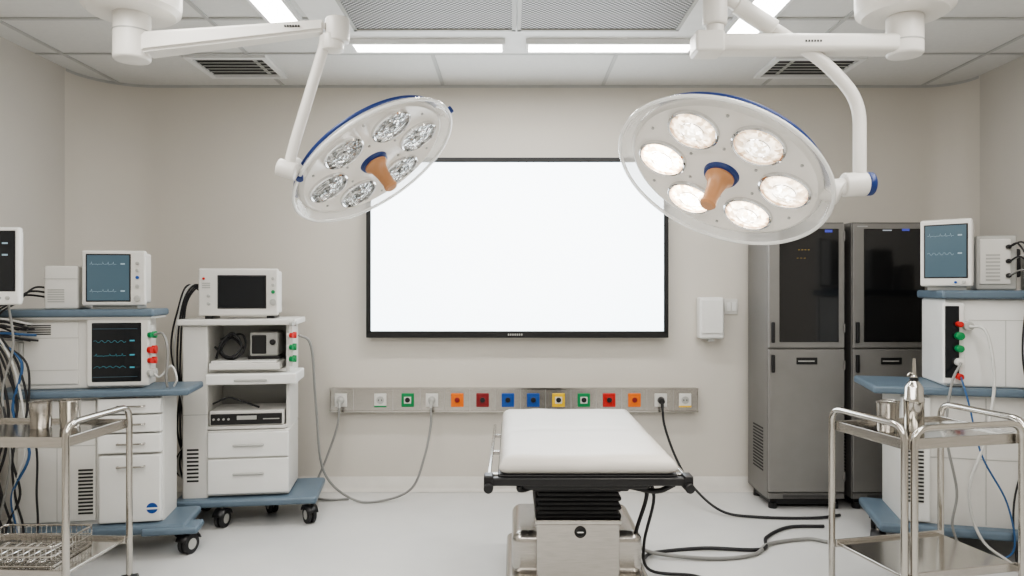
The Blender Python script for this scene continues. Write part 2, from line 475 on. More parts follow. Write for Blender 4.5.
tube(g, 'grey_power_cable_a', [(-1.37, 4.62, 1.20), (-1.30, 4.66, 1.12), (-1.30, 4.78, 0.7), (-1.28, 4.9, 0.25), (-1.10, 5.0, 0.03), (-0.88, 5.03, 0.02), (-0.70, 5.05, 0.10), (-0.62, 5.08, 0.30), (-0.585, 5.17, 0.5), (-0.586, 5.212, 0.63)], 0.0085, GCABLE)
tube(g, 'grey_power_cable_b', [(-1.252, 5.212, 0.63), (-1.26, 5.19, 0.5), (-1.33, 5.16, 0.28), (-1.40, 5.14, 0.10), (-1.40, 5.12, 0.02), (-1.30, 5.06, 0.012), (-1.15, 5.08, 0.012)], 0.0085, GCABLE)
tube(g, 'black_power_cable', [(1.089, 5.212, 0.63), (1.10, 5.18, 0.5), (1.16, 5.1, 0.30), (1.24, 4.95, 0.14), (1.38, 4.75, 0.03), (1.60, 4.68, 0.012), (1.95, 4.66, 0.012), (2.15, 4.72, 0.012)], 0.009, RUBBER)

g = G('wall_soap_dispenser', (1.46, 5.3, 1.27))
box(g, 'body', 1.362, 1.545, 5.23, 5.329, 1.13, 1.433, WHITE, 0.018, 4)
box(g, 'front_cover', 1.374, 1.533, 5.22, 5.235, 1.17, 1.415, WHITE, 0.01, 3)
box(g, 'nozzle', 1.43, 1.475, 5.245, 5.290, 1.108, 1.132, LGREY, 0.004)
g = G('wall_switch', (1.62, 5.32, 1.36))
box(g, 'plate', 1.568, 1.668, 5.317, 5.329, 1.305, 1.42, OFFW, 0.005)
box(g, 'rocker_a', 1.582, 1.615, 5.311, 5.318, 1.33, 1.395, WHITE, 0.003)
box(g, 'rocker_b', 1.621, 1.654, 5.311, 5.318, 1.33, 1.395, WHITE, 0.003)

# ------------------------------------------------------------------ equipment cabinets
def cabinet(x0, x1, leds):
    yF, yK = 4.86, 5.28
    g = G('equipment_cabinet', ((x0+x1)/2, 5.07, 0))
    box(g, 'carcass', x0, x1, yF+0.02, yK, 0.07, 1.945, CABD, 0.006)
    box(g, 'plinth', x0+0.03, x1-0.03, yF+0.05, yK-0.03, 0.025, 0.075, BLACK, 0.004)
    for i, (fx, fy) in enumerate(((x0+0.05, yF+0.06), (x1-0.05, yF+0.06), (x0+0.05, yK-0.06), (x1-0.05, yK-0.06))):
        cyl(g, f'foot_{i}', (fx, fy, 0.0), (fx, fy, 0.04), 0.028, BLACK)
    box(g, 'upper_door', x0+0.004, x1-0.004, yF, yF+0.022, 1.095, 1.935, CABG, 0.006)
    box(g, 'door_glass', x0+0.075, x1-0.045, yF-0.004, yF+0.01, 1.135, 1.90, GLASSB, 0.004)
    box(g, 'lower_door', x0+0.004, x1-0.004, yF, yF+0.022, 0.12, 1.085, CABG, 0.006)
    box(g, 'kick_panel', x0+0.004, x1-0.004, yF+0.004, yF+0.022, 0.075, 0.112, CABD, 0.003)
    vent(g, 'kick_vent', x0+0.10, x1-0.10, yF+0.004, 0.08, 0.108, 3)
    box(g, 'label_plate', x0+0.19, x0+0.33, yF-0.005, yF+0.003, 0.985, 1.03, BLACK, 0.003)
    boxes(g, 'label_text', [(x0+0.20, x0+0.31, yF-0.006, yF-0.005, 1.003, 1.011)], LGREY)
    box(g, 'handle_upper', x0+0.018, x0+0.04, yF-0.022, yF, 1.13, 1.27, BLACK, 0.006)
    box(g, 'handle_lower', x0+0.018, x0+0.04, yF-0.022, yF, 0.93, 1.05, BLACK, 0.006)
    boxes(g, 'brand_strip', [(x0+0.03, x0+0.10, yF-0.001, yF+0.001, 1.912, 1.920)], LGREY)
    for i, z in enumerate((0.2, 0.95, 1.2, 1.82)):
        cyl(g, f'hinge_{i}', (x1-0.008, yF-0.004, z), (x1-0.008, yF-0.004, z+0.06), 0.007, CABD)
    lst = []; n = 14; za, zb = 0.24, 0.55; h = (zb-za)/n
    for k in range(n):
        lst.append((x0-0.002, x0+0.002, yF+0.10, yF+0.30, za+k*h, za+k*h+h*0.5))
    boxes(g, 'side_vent', lst, VENTD)
    for i, (lx, lz, w, h, m) in enumerate(leds):
        boxes(g, f'led_{i}', [(x0+lx, x0+lx+w, yF-0.0065, yF-0.004, lz, lz+h)], m)
    return g
leds = []
for k in range(4): leds.append((0.20+k*0.022, 1.755, 0.010, 0.005, TR_Y))
for k in range(3): leds.append((0.19+k*0.024, 1.70, 0.012, 0.003, TR_Y))
leds.append((0.38, 1.875, 0.05, 0.018, TR_B)); leds.append((0.26, 1.885, 0.05, 0.008, TR_W))
cabinet(1.73, 2.25, leds)
cabinet(2.30, 2.83, [(0.33, 1.885, 0.05, 0.014, TR_B), (0.20, 1.885, 0.06, 0.008, TR_W)])

# ------------------------------------------------------------------ surgical lamps
def frame_matrix(C, n, u, sc):
    z = -Vector(n).normalized(); u = Vector(u); u = (u-z*u.dot(z)).normalized(); v = z.cross(u)
    M = Matrix((u, v, z)).transposed().to_4x4()
    return Matrix.Translation(C) @ M @ Matrix.Scale(sc, 4)

def lamp_head(parent, M, off, lens_strengths, arc):
    h = GL('lamp_head', (0, 0, 0), parent=parent)
    h.matrix_parent_inverse = Matrix.Translation(-Vector(parent['org'])); h.matrix_basis = M
    prof = [(0.0, 0.115), (0.10, 0.113), (0.20, 0.100), (0.29, 0.076), (0.35, 0.050), (0.378, 0.030), (0.388, 0.012), (0.388, -0.004),
            (0.382, -0.014), (0.372, -0.018)]
    lathe(h, 'housing', prof, LAMPW, seg=96, sharp=60)
    lathe(h, 'front_face', [(0.373, -0.0182), (0.366, -0.013), (0.13, -0.013), (0.11, -0.018), (0.0, -0.018)], LAMPF, seg=96, sharp=60)
    lathe(h, 'acrylic_skirt', [(0.386, 0.004), (0.418, -0.006), (0.432, -0.030), (0.428, -0.034), (0.412, -0.012), (0.386, -0.002)], ACRYL, seg=96)
    pts = [(0.432*math.cos(a), 0.432*math.sin(a), -0.032) for a in [2*math.pi*k/96 for k in range(96)]]
    tube(h, 'acrylic_rim', pts, 0.008, ACRYR, mode='raw', closed=True, seg=10)
    pts = [(0.396*math.cos(math.radians(a)), 0.396*math.sin(math.radians(a)), 0.014) for a in range(arc[0], arc[1], 3)]
    tube(h, 'blue_edge_trim', pts, 0.010, DBLUE, mode='raw', seg=8)
    for i, st in enumerate(lens_strengths):
        a = math.radians(off+60*i); cx, cy = 0.25*math.cos(a), 0.25*math.sin(a); T = Matrix.Translation((cx, cy, 0))
        lathe(h, f'lens_{i}_bezel', [(0.089, -0.012), (0.091, -0.026), (0.096, -0.029), (0.102, -0.024), (0.104, -0.012)], CHROME, M=T, seg=40)
        lm = lens_mat(f'lens_glass_{"lit" if st>0 else "off"}_{i}', st, cx, cy)
        lathe(h, f'lens_{i}_glass', [(0.0, -0.030), (0.03, -0.029), (0.06, -0.026), (0.091, -0.018)], lm, M=T, seg=40)
        lathe(h, f'lens_{i}_inner_ring', [(0.044, -0.026), (0.046, -0.030), (0.048, -0.0265)], CHROME, M=T, seg=36)
        lathe(h, f'lens_{i}_bulb_cap', [(0.0, -0.042), (0.015, -0.040), (0.020, -0.029)], lm, M=T, seg=20)
    for i in range(6):
        a = math.radians(off+30+60*i)
        for rr in (0.335, 0.15):
            cyl(h, f'screw_{i}', (rr*math.cos(a), rr*math.sin(a), -0.012), (rr*math.cos(a), rr*math.sin(a), -0.018), 0.006, LGREY, seg=12)
    lathe(h, 'handle_collar', [(0.0, -0.038), (0.05, -0.038), (0.068, -0.032), (0.075, -0.012)], DBLUE, seg=40)
    lathe(h, 'handle_grip', [(0.0, -0.185), (0.026, -0.184), (0.033, -0.176), (0.033, -0.165), (0.029, -0.155), (0.033, -0.10), (0.042, -0.06), (0.058, -0.045), (0.058, -0.036)], TAN, seg=36)
    return h

g = G('surgical_lamp', (1.5, 2.75, 3.0))
C = (0.850, 2.9, 1.972)
M = frame_matrix(C, (-0.454, -0.368, -0.811), (0.875, -0.025, -0.478), 1.0)
lamp_head(g, M, -22, [7.0, 11.0, 18.0, 20.0, 6.0, 4.5], (-155, -28))
Ya = 2.75
def P(l): return M @ Vector(l)
cyl(g, 'yoke_hub', P((0.33, -0.153, 0.03)), P((0.405, -0.188, 0.02)), 0.045, LAMPW, bev=0.006)
cyl(g, 'yoke_tube', P((0.345, -0.160, 0.02)), (1.345, Ya, 1.897), 0.034, LAMPW)
cyl(g, 'joint_drum', (1.265, Ya, 1.893), (1.352, Ya, 1.897), 0.046, LAMPW, bev=0.006)
cyl(g, 'joint_blue_cap', (1.350, Ya, 1.897), (1.378, Ya, 1.898), 0.045, DBLUE, bev=0.008)
tube(g, 'drop_arm', [(1.328, Ya, 1.90), (1.328, Ya, 2.215), (1.20, Ya, 2.36), (0.79, Ya, 2.625)], 0.024, LAMPW, mode='fil', fr=0.16, seg=16)
cyl(g, 'arm_sleeve', (0.86, Ya, 2.58), (1.0, Ya, 2.489), 0.034, LAMPW, bev=0.004)
cyl(g, 'knuckle_drum', (0.775, Ya, 2.50), (0.775, Ya, 2.68), 0.046, LAMPW, bev=0.01)
cyl(g, 'knuckle_post', (0.775, Ya, 2.44), (0.775, Ya, 2.50), 0.034, LAMPW)
box(g, 'horizontal_arm', 0.70, 1.50, Ya-0.05, Ya+0.05, 2.395, 2.460, LAMPW, 0.018, 4)
box(g, 'arm_end_cap', 0.69, 0.80, Ya-0.056, Ya+0.056, 2.388, 2.470, LAMPW, 0.012, 3)
boxes(g, 'arm_label', [(1.10+k*0.011, 1.107+k*0.011, Ya-0.0515, Ya-0.05, 2.423, 2.431) for k in range(6)], BLACK)
cyl(g, 'pivot_drum', (1.50, Ya, 2.385), (1.50, Ya, 2.54), 0.066, LAMPW, bev=0.012, seg=32)
cyl(g, 'pivot_ring', (1.50, Ya, 2.435), (1.50, Ya, 2.440), 0.0675, LGREY, seg=32)
lathe(g, 'ceiling_canopy', [(0.06, 2.535), (0.150, 2.54), (0.172, 2.558), (0.176, 2.59), (0.176, 2.999), (0.0, 2.999)], LAMPW, M=Matrix.Translation((1.50, Ya, 0)), seg=40)

g = G('surgical_lamp', (-1.557, 2.95, 3.0))
C = (-0.642, 3.3, 2.092)
M = frame_matrix(C, (0.568, -0.212, -0.795), (0.813, 0.003, 0.58), 0.95)
lamp_head(g, M, 12, [0]*6, (-165, -5))
Ya = 2.95
jt = Vector((-0.918, Ya, 1.985))
cyl(g, 'yoke_hub', P((-0.27, -0.275, 0.03)), P((-0.31, -0.315, 0.02)), 0.045, LAMPW, bev=0.006)
cyl(g, 'yoke_tube', P((-0.28, -0.285, 0.025)), jt, 0.026, LAMPW)
cyl(g, 'joint_drum', jt+Vector((-0.040, 0.0, 0.012)), jt+Vector((0.035, 0.0, -0.01)), 0.036, LAMPW, bev=0.006)
cyl(g, 'joint_blue_cap', P((-0.285, -0.31, -0.02)), P((-0.295, -0.32, -0.045)), 0.016, DBLUE, bev=0.004)
cyl(g, 'rim_blue_knob', P((0.425, 0.03, -0.014)), P((0.458, 0.03, -0.014)), 0.017, DBLUE, bev=0.004)
tube(g, 'drop_arm', [tuple(jt), (-0.895, Ya, 2.08), (-0.77, Ya, 2.49), (-0.765, Ya, 2.53)], 0.022, LAMPW, mode='fil', fr=0.05, seg=16)
cyl(g, 'arm_knuckle', (-0.735, Ya, 2.470), (-0.735, Ya, 2.535), 0.045, LAMPW, bev=0.006)
cyl(g, 'knuckle_drum', (-0.715, Ya, 2.505), (-0.715, Ya, 2.605), 0.048, LAMPW, bev=0.008)
bm = bmesh.new()
sec = [(-1.50, 2.452, 2.535, 0.055), (-0.76, 2.543, 2.592, 0.036)]
rings = [[bm.verts.new(v) for v in ((x, Ya-w, za), (x, Ya+w, za), (x, Ya+w, zb), (x, Ya-w, zb))] for x, za, zb, w in sec]
for k in range(4): bm.faces.new((rings[0][k], rings[0][(k+1) % 4], rings[1][(k+1) % 4], rings[1][k]))
bm.faces.new(rings[0]); bm.faces.new(rings[1][::-1])
bmesh.ops.bevel(bm, geom=list(bm.edges), offset=0.012, segments=3, affect='EDGES')
finish(bm, 'horizontal_arm', LAMPW, g, wn=True, sharp=50)
boxes(g, 'arm_label', [(-0.92+k*0.011, -0.913+k*0.011, Ya-0.046, Ya-0.036, 2.555, 2.562) for k in range(6)], BLACK)
cyl(g, 'pivot_drum', (-1.557, Ya, 2.43), (-1.557, Ya, 2.63), 0.072, LAMPW, bev=0.012, seg=32)
cyl(g, 'pivot_ring', (-1.557, Ya, 2.545), (-1.557, Ya, 2.550), 0.0735, LGREY, seg=32)
lathe(g, 'ceiling_canopy', [(0.06, 2.617), (0.165, 2.622), (0.186, 2.64), (0.19, 2.67), (0.19, 2.999), (0.0, 2.999)], LAMPW, M=Matrix.Translation((-1.557, Ya, 0)), seg=40)

# ------------------------------------------------------------------ operating table
g = G('operating_table', (0.32, 3.6, 0))
def pad(name, x0, x1, y0, y1, z0, z1):
    bm = bmesh.new()
    nx, ny = 28, 46; r = 0.055; hz = (z1-z0)
    def prof(d):
        if d >= r: return 1.0
        return math.sqrt(max(0, 1-((r-d)/r)**2))
    top = []; bot = []
    for j in range(ny+1):
        tj = 0.5-0.5*math.cos(math.pi*j/ny); yy = y0+(y1-y0)*tj
        rt = []; rb = []
        for i in range(nx+1):
            ti = 0.5-0.5*math.cos(math.pi*i/nx); xx = x0+(x1-x0)*ti
            d = min(xx-x0, x1-xx, yy-y0, y1-yy)
            k = prof(d)*prof(min(max(xx-x0, 0), max(x1-xx, 0)))**0.2
            crown = 0.010*min(1, d/0.18)
            w = 0.004*noise.noise(Vector((xx*9, yy*4, 0.3)))*min(1, d/0.05)
            seam = -0.014*math.exp(-((yy-3.60)/0.014)**2)
            rt.append(bm.verts.new((xx, yy, z0+hz*0.45+hz*0.55*k+crown+w+seam)))
            rb.append(bm.verts.new((xx, yy, z0+hz*0.45-hz*0.45*k)))
        top.append(rt); bot.append(rb)
    for j in range(ny):
        for i in range(nx):
            bm.faces.new((top[j][i], top[j][i+1], top[j+1][i+1], top[j+1][i]))
            bm.faces.new((bot[j][i], bot[j+1][i], bot[j+1][i+1], bot[j][i+1]))
    bmesh.ops.remove_doubles(bm, verts=bm.verts, dist=1e-4)
    return finish(bm, name, CLOTH, g, sharp=89)
pad('mattress', -0.055, 0.695, 3.01, 4.26, 0.712, 0.790)
box(g, 'top_frame', -0.06, 0.70, 3.03, 4.24, 0.675, 0.716, BLACK, 0.008)
box(g, 'end_crossbar', -0.085, 0.725, 3.005, 3.04, 0.672, 0.706, BLACK, 0.006)
for s, x in (('a', -0.098), ('b', 0.738)):
    box(g, f'accessory_rail_{s}', x-0.007, x+0.007, 3.02, 4.20, 0.672, 0.706, STEELH, 0.003)
    for k, yy in enumerate((3.12, 3.55, 3.95)):
        xa, xb = (x, -0.055) if x < 0 else (0.695, x)
        box(g, f'rail_standoff_{s}{k}', xa, xb, yy-0.015, yy+0.015, 0.68, 0.698, STEEL, 0.003)
    box(g, f'rail_clamp_{s}', x-0.020, x+0.020, 3.0, 3.07, 0.655, 0.716, BLACK, 0.008)
    cyl(g, f'clamp_knob_{s}', (x, 3.01, 0.668), (x, 2.975, 0.668), 0.020, BLACK, bev=0.004)
box(g, 'under_deck', 0.02, 0.60, 3.12, 4.10, 0.625, 0.676, BLACK, 0.01)
box(g, 'lift_head', 0.09, 0.54, 3.30, 3.85, 0.565, 0.63, BLACK, 0.012)
tube(g, 'tilt_lever_a', [(0.03, 3.10, 0.65), (0.04, 3.12, 0.625), (0.13, 3.3, 0.60)], 0.012, BLACK)
tube(g, 'tilt_lever_b', [(0.70, 3.10, 0.655), (0.62, 3.12, 0.62), (0.50, 3.3, 0.60)], 0.012, BLACK)
for k in range(7):
    z = 0.42+k*0.021
    box(g, f'bellows_fold_{k}', 0.108+0.012*(k % 2), 0.512-0.012*(k % 2), 3.36, 3.78, z, z+0.0215, RUBBER, 0.009, 3)
box(g, 'pedestal_cover', 0.116, 0.502, 3.35, 3.80, 0.03, 0.425, STEEL, 0.012, 3)
box(g, 'pedestal_cover_lip', 0.108, 0.510, 3.342, 3.808, 0.398, 0.424, STEELH, 0.008, 3)
lathe(g, 'pedestal_badge', [(0.0, 0.0), (0.020, 0.0), (0.026, 0.003), (0.028, 0.0)], BLACK,
      M=Matrix.Translation((0.318, 3.3485, 0.365)) @ Matrix.Rotation(math.radians(90), 4, 'X'), seg=28)
lathe(g, 'pedestal_badge_ring', [(0.019, 0.0), (0.021, 0.004), (0.023, 0.0)], CHROME,
      M=Matrix.Translation((0.318, 3.347, 0.365)) @ Matrix.Rotation(math.radians(90), 4, 'X'), seg=28)
box(g, 'badge_bar', 0.304, 0.332, 3.343, 3.348, 0.362, 0.368, CHROME, 0)
box(g, 'base_shoulder', 0.0, 0.635, 3.48, 4.00, 0.10, 0.315, STEEL, 0.05, 5)
box(g, 'base_foot', -0.03, 0.665, 3.28, 4.10, 0.02, 0.115, STEEL, 0.03, 4)
for i, (x, yy) in enumerate(((0.03, 3.36), (0.605, 3.36), (0.03, 4.02), (0.605, 4.02))):
    cyl(g, f'levelling_foot_{i}', (x, yy, 0), (x, yy, 0.03), 0.03, RUBBER)
tube(g, 'power_cable', [(0.60, 3.4, 0.64), (0.64, 3.42, 0.52), (0.61, 3.55, 0.28), (0.70, 3.85, 0.06), (0.80, 4.05, 0.012), (1.1, 4.12, 0.012), (1.42, 4.10, 0.012), (1.52, 4.30, 0.012), (1.72, 4.48, 0.012), (1.95, 4.50, 0.012)], 0.010, RUBBER)
tube(g, 'power_cable_b', [(0.62, 3.42, 0.64), (0.68, 3.45, 0.50), (0.66, 3.6, 0.22), (0.72, 3.75, 0.03), (0.95, 3.72, 0.012), (1.05, 3.55, 0.012), (1.0, 3.3, 0.012)], 0.008, RUBBER)
tube(g, 'control_cable', [(0.66, 4.0, 0.10), (0.78, 4.0, 0.03), (1.1, 3.96, 0.012), (1.35, 4.02, 0.012), (1.50, 4.19, 0.012), (1.75, 4.27, 0.012), (1.85, 4.22, 0.012)], 0.011, GCABLE)

# ------------------------------------------------------------------ rack cart (left, far)
g = G('equipment_rack_cart', (-1.72, 4.52, 0))
yF, yK = 4.52, 4.94
box(g, 'top_shelf', -2.07, -1.355, yF-0.02, yK, 1.265, 1.303, OFFW, 0.008)
box(g, 'side_column', -2.05, -1.895, yF+0.02, yK-0.02, 0.17, 1.266, OFFW, 0.012, 3)
box(g, 'side_panel', -1.425, -1.40, yF+0.06, yK-0.02, 0.60, 1.266, OFFW, 0.006)
box(g, 'back_panel', -1.90, -1.42, yK-0.04, yK-0.02, 0.6, 1.266, LGREY, 0.003)
box(g, 'pull_out_shelf', -1.895, -1.345, yF-0.05, yK-0.12, 0.895, 0.962, WHITE, 0.010, 3)
box(g, 'pull_out_handle', -1.72, -1.52, yF-0.062, yF-0.048, 0.915, 0.93, LGREY, 0.005)
box(g, 'mid_shelf', -1.90, -1.42, yF+0.02, yK-0.04, 0.605, 0.625, OFFW, 0.004)
box(g, 'inner_shelf', -1.90, -1.42, yF+0.04, yK-0.04, 0.963, 0.985, OFFW, 0.004)
box(g, 'drawer_carcass', -1.90, -1.40, yF+0.02, yK-0.02, 0.185, 0.60, OFFW, 0.008)
box(g, 'drawer_upper', -1.893, -1.400, yF, yF+0.025, 0.430, 0.588, WHITE, 0.008, 3)
box(g, 'drawer_lower', -1.893, -1.400, yF, yF+0.025, 0.200, 0.420, WHITE, 0.008, 3)
box(g, 'drawer_upper_pull', -1.74, -1.55, yF-0.018, yF+0.002, 0.500, 0.514, LGREY, 0.006)
box(g, 'drawer_lower_pull', -1.74, -1.55, yF-0.018, yF+0.002, 0.320, 0.334, LGREY, 0.006)
vent(g, 'column_vent', -2.02, -1.95, yF+0.02, 0.28, 0.50, 9)
boxes(g, 'column_seam', [(-2.05, -1.895, yF+0.018, yF+0.021, 0.70, 0.704)], LGREY)
box(g, 'base', -2.09, -1.22, yF-0.05, yK+0.02, 0.13, 0.178, BLUEG, 0.018, 4)
for i, (x, yy) in enumerate(((-1.80, yF-0.01), (-1.27, yF+0.0), (-2.00, yK-0.05), (-1.55, yK-0.16))):
    caster(g, i, x, yy, 0.055, 0.14, 0.5 if i % 2 else -0.3)
monitor(g, -1.965, -1.475, 4.58, 4.80, 1.322, 1.625, -1.84, -1.555, 1.375, 1.575, OFFW, SCRD,
        traces=(), knobs=[(-1.505, 1.56, 0.010, LGREY), (-1.505, 1.52, 0.010, LGREY), (-1.505, 1.475, 0.012, GREEN), (-1.505, 1.41, 0.020, LGREY), (-1.90, 1.40, 0.010, LGREY), (-1.90, 1.45, 0.010, LGREY), (-1.93, 1.56, 0.008, RED)])
box(g, 'monitor_foot_a', -1.93, -1.88, 4.60, 4.78, 1.301, 1.324, BLACK, 0.004)
box(g, 'monitor_foot_b', -1.55, -1.50, 4.60, 4.78, 1.301, 1.324, BLACK, 0.004)
vent(g, 'monitor_top_louvre', -1.94, -1.89, 4.578, 1.50, 1.54, 3, LGREY)
box(g, 'keyboard_slab', -1.88, -1.45, yF-0.02, yF+0.25, 0.985, 1.028, OFFW, 0.006)
box(g, 'slab_top', -1.87, -1.47, yF-0.01, yF+0.24, 1.028, 1.040, WHITE, 0.004)
box(g, 'control_unit', -1.66, -1.48, 4.62, 4.82, 1.058, 1.215, LGREY, 0.014, 3)
box(g, 'control_unit_face', -1.645, -1.555, 4.612, 4.625, 1.075, 1.195, BLACK, 0.006)
cyl(g, 'control_unit_dial', (-1.515, 4.622, 1.15), (-1.515, 4.605, 1.15), 0.018, BLACK, bev=0.003)
box(g, 'control_unit_rest', -1.67, -1.47, 4.62, 4.82, 1.038, 1.060, BLACK, 0.004)
tube(g, 'coiled_lead_a', [(-1.86, 4.6, 1.05), (-1.82, 4.57, 1.15), (-1.76, 4.6, 1.21), (-1.70, 4.58, 1.13), (-1.76, 4.56, 1.06), (-1.83, 4.6, 1.10), (-1.78, 4.65, 1.18), (-1.70, 4.68, 1.10)], 0.008, RUBBER)
tube(g, 'coiled_lead_b', [(-1.88, 4.65, 1.12), (-1.80, 4.60, 1.05), (-1.72, 4.57, 1.06), (-1.68, 4.6, 1.13), (-1.72, 4.65, 1.20), (-1.84, 4.62, 1.17)], 0.007, RUBBER)
box(g, 'recorder_body', -1.890, -1.435, 4.55, 4.84, 0.626, 0.722, OFFW, 0.008)
box(g, 'recorder_face', -1.880, -1.445, 4.542, 4.555, 0.634, 0.702, BLACK, 0.004)
boxes(g, 'recorder_display', [(-1.72, -1.60, 4.539, 4.543, 0.665, 0.690)], LGREY)
for k in range(4): cyl(g, f'recorder_button_{k}', (-1.86+k*0.03, 4.543, 0.67), (-1.86+k*0.03, 4.535, 0.67), 0.007, LGREY, seg=12)
boxes(g, 'recorder_slot', [(-1.56, -1.46, 4.539, 4.543, 0.665, 0.671)], LGREY)
tube(g, 'shelf_lead', [(-1.88, 4.6, 0.76), (-1.78, 4.58, 0.80), (-1.68, 4.58, 0.77), (-1.60, 4.62, 0.73)], 0.006, RUBBER)
box(g, 'connector_bracket', -1.40, -1.375, yF, yF+0.06, 1.0, 1.266, OFFW, 0.005)
connectors(g, -1.385, yF+0.0, [(1.275, LGREY, 0.018), (1.20, RED, 0.020), (1.125, GREEN, 0.022), (1.05, GREEN, 0.022)])
for i in range(5):
    o = i*0.018
    tube(g, f'monitor_lead_{i}', [(-1.95, 4.78, 1.50-o), (-2.00-o, 4.76, 1.52), (-2.08-o*0.6, 4.72, 1.38), (-2.09-o, 4.70, 1.0+o), (-2.12+o, 4.68, 0.6), (-2.08-o, 4.72, 0.35), (-2.10, 4.80, 0.15+o)], 0.006, RUBBER if i != 3 else WCABLE)
turn(g, 8, -0.02, 0.02)

# ------------------------------------------------------------------ anaesthesia workstation (left, near)
g = G('anesthesia_machine_cart', (-2.25, 4.0, 0))
yF, yK = 4.0, 4.31
box(g, 'worktop', -2.80, -1.76, yF-0.03, yK+0.01, 0.893, 0.933, BLUEG, 0.014, 4)
box(g, 'lower_body', -2.69, -1.910, yF+0.04, yK, 0.165, 0.893, OFFW, 0.012, 3)
box(g, 'side_service_panel', -2.66, -2.262, yF+0.025, yF+0.05, 0.20, 0.875, OFFW, 0.006)
boxes(g, 'service_panel_seams', [(-2.66, -2.262, yF+0.023, yF+0.027, 0.62, 0.624), (-2.46, -2.457, yF+0.023, yF+0.027, 0.2, 0.62)], LGREY)
vent(g, 'service_vent', -2.35, -2.275, yF+0.023, 0.24, 0.50, 13)
for i, (a, b) in enumerate(((0.795, 0.882), (0.690, 0.786), (0.575, 0.681))):
    box(g, f'drawer_{i}', -2.245, -1.915, yF, yF+0.045, a, b, WHITE, 0.008, 3)
    tube(g, f'drawer_{i}_pull', [(-2.14, yF+0.002, (a+b)/2), (-2.14, yF-0.022, (a+b)/2), (-2.0, yF-0.022, (a+b)/2), (-2.0, yF+0.002, (a+b)/2)], 0.006, STEELH, mode='fil', fr=0.01)
box(g, 'lower_door', -2.240, -1.915, yF, yF+0.045, 0.185, 0.562, WHITE, 0.010, 3)
tube(g, 'lower_door_pull', [(-2.14, yF+0.002, 0.50), (-2.14, yF-0.022, 0.50), (-2.0, yF-0.022, 0.50), (-2.0, yF+0.002, 0.50)], 0.006, STEELH, mode='fil', fr=0.01)
cyl(g, 'door_badge', (-1.960, yF+0.002, 0.262), (-1.960, yF-0.002, 0.262), 0.030, BLUE)
boxes(g, 'door_badge_stripe', [(-2.00, -1.92, yF-0.004, yF-0.001, 0.256, 0.266)], WHITE)
box(g, 'base', -2.76, -1.77, yF-0.06, yK, 0.13, 0.178, BLUEG, 0.018, 4)
box(g, 'base_step', -2.0, -1.70, yF-0.08, yF+0.08, 0.125, 0.165, BLUEG, 0.015, 3)
for i, (x, yy) in enumerate(((-2.68, yF+0.0), (-1.765, yF-0.01), (-2.70, yK-0.04), (-1.86, yK-0.05))):
    caster(g, i, x, yy, 0.056, 0.14, -0.5 if i % 2 else 0.3)
box(g, 'upper_body', -2.69, -2.025, yF+0.06, yK-0.01, 0.933, 1.338, OFFW, 0.012, 3)
box(g, 'upper_panel', -2.66, -2.36, yF+0.05, yF+0.07, 0.96, 1.31, OFFW, 0.008, 3)
boxes(g, 'upper_panel_seams', [(-2.66, -2.36, yF+0.048, yF+0.051, 1.22, 1.223), (-2.66, -2.36, yF+0.048, yF+0.051, 1.04, 1.043)], LGREY)
box(g, 'upper_panel_handle', -2.655, -2.635, yF+0.02, yF+0.055, 1.06, 1.20, LGREY, 0.006)
vent(g, 'upper_vent', -2.62, -2.50, yF+0.049, 1.24, 1.30, 5)
box(g, 'vent_display_bezel', -2.315, -1.985, yF+0.03, yF+0.07, 0.945, 1.335, OFFW, 0.014, 3)
box(g, 'vent_display', -2.285, -2.025, yF+0.026, yF+0.04, 0.972, 1.305, SCRD, 0.006)
for i, (z, m, k) in enumerate(((1.20, TR_D, 1), (1.12, TR_D, 0), (1.05, TR_D, 2))):
    trace(g, f'vent_trace_{i}', -2.272, -2.105, z, yF+0.024, 0.012, m, k)
    boxes(g, f'vent_readout_{i}', [(-2.085, -2.06, yF+0.0235, yF+0.026, z, z+0.008)], m)
boxes(g, 'vent_grid', [(-2.277, -2.045, yF+0.0245, yF+0.026, z, z+0.002) for z in (1.0, 1.27)], SCRB)
box(g, 'lid', -2.785, -1.955, yF+0.0, yK, 1.338, 1.380, BLUEG, 0.014, 4)
box(g, 'lid_skirt', -2.77, -1.97, yF+0.02, yK-0.01, 1.325, 1.342, OFFW, 0.004)
box(g, 'connector_bracket', -2.01, -1.985, yF+0.05, yF+0.12, 0.98, 1.29, OFFW, 0.005)
connectors(g, -1.985, yF+0.05, [(1.235, GREEN, 0.020), (1.15, RED, 0.024), (1.09, RED, 0.020), (1.02, LGREY, 0.024)])
monitor(g, -2.345, -2.010, 4.05, 4.20, 1.40, 1.712, -2.315, -2.095, 1.430, 1.685, OFFW, SCRB,
        traces=[(0.80, TR_S, 0), (0.2, TR_S, 0)],
        knobs=[(-2.052, 1.64, 0.009, LGREY), (-2.052, 1.60, 0.009, LGREY), (-2.052, 1.56, 0.009, BLUE), (-2.052, 1.51, 0.010, LGREY), (-2.052, 1.44, 0.018, LGREY)])
box(g, 'monitor_stand', -2.30, -2.06, 4.08, 4.24, 1.379, 1.402, LGREY, 0.006)
box(g, 'power_unit', -2.545, -2.37, 4.07, 4.29, 1.381, 1.625, OFFW, 0.012, 3)
vent(g, 'power_unit_vent', -2.525, -2.44, 4.069, 1.42, 1.50, 6, LGREY)
boxes(g, 'power_unit_seam', [(-2.545, -2.37, 4.067, 4.072, 1.55, 1.553)], LGREY)
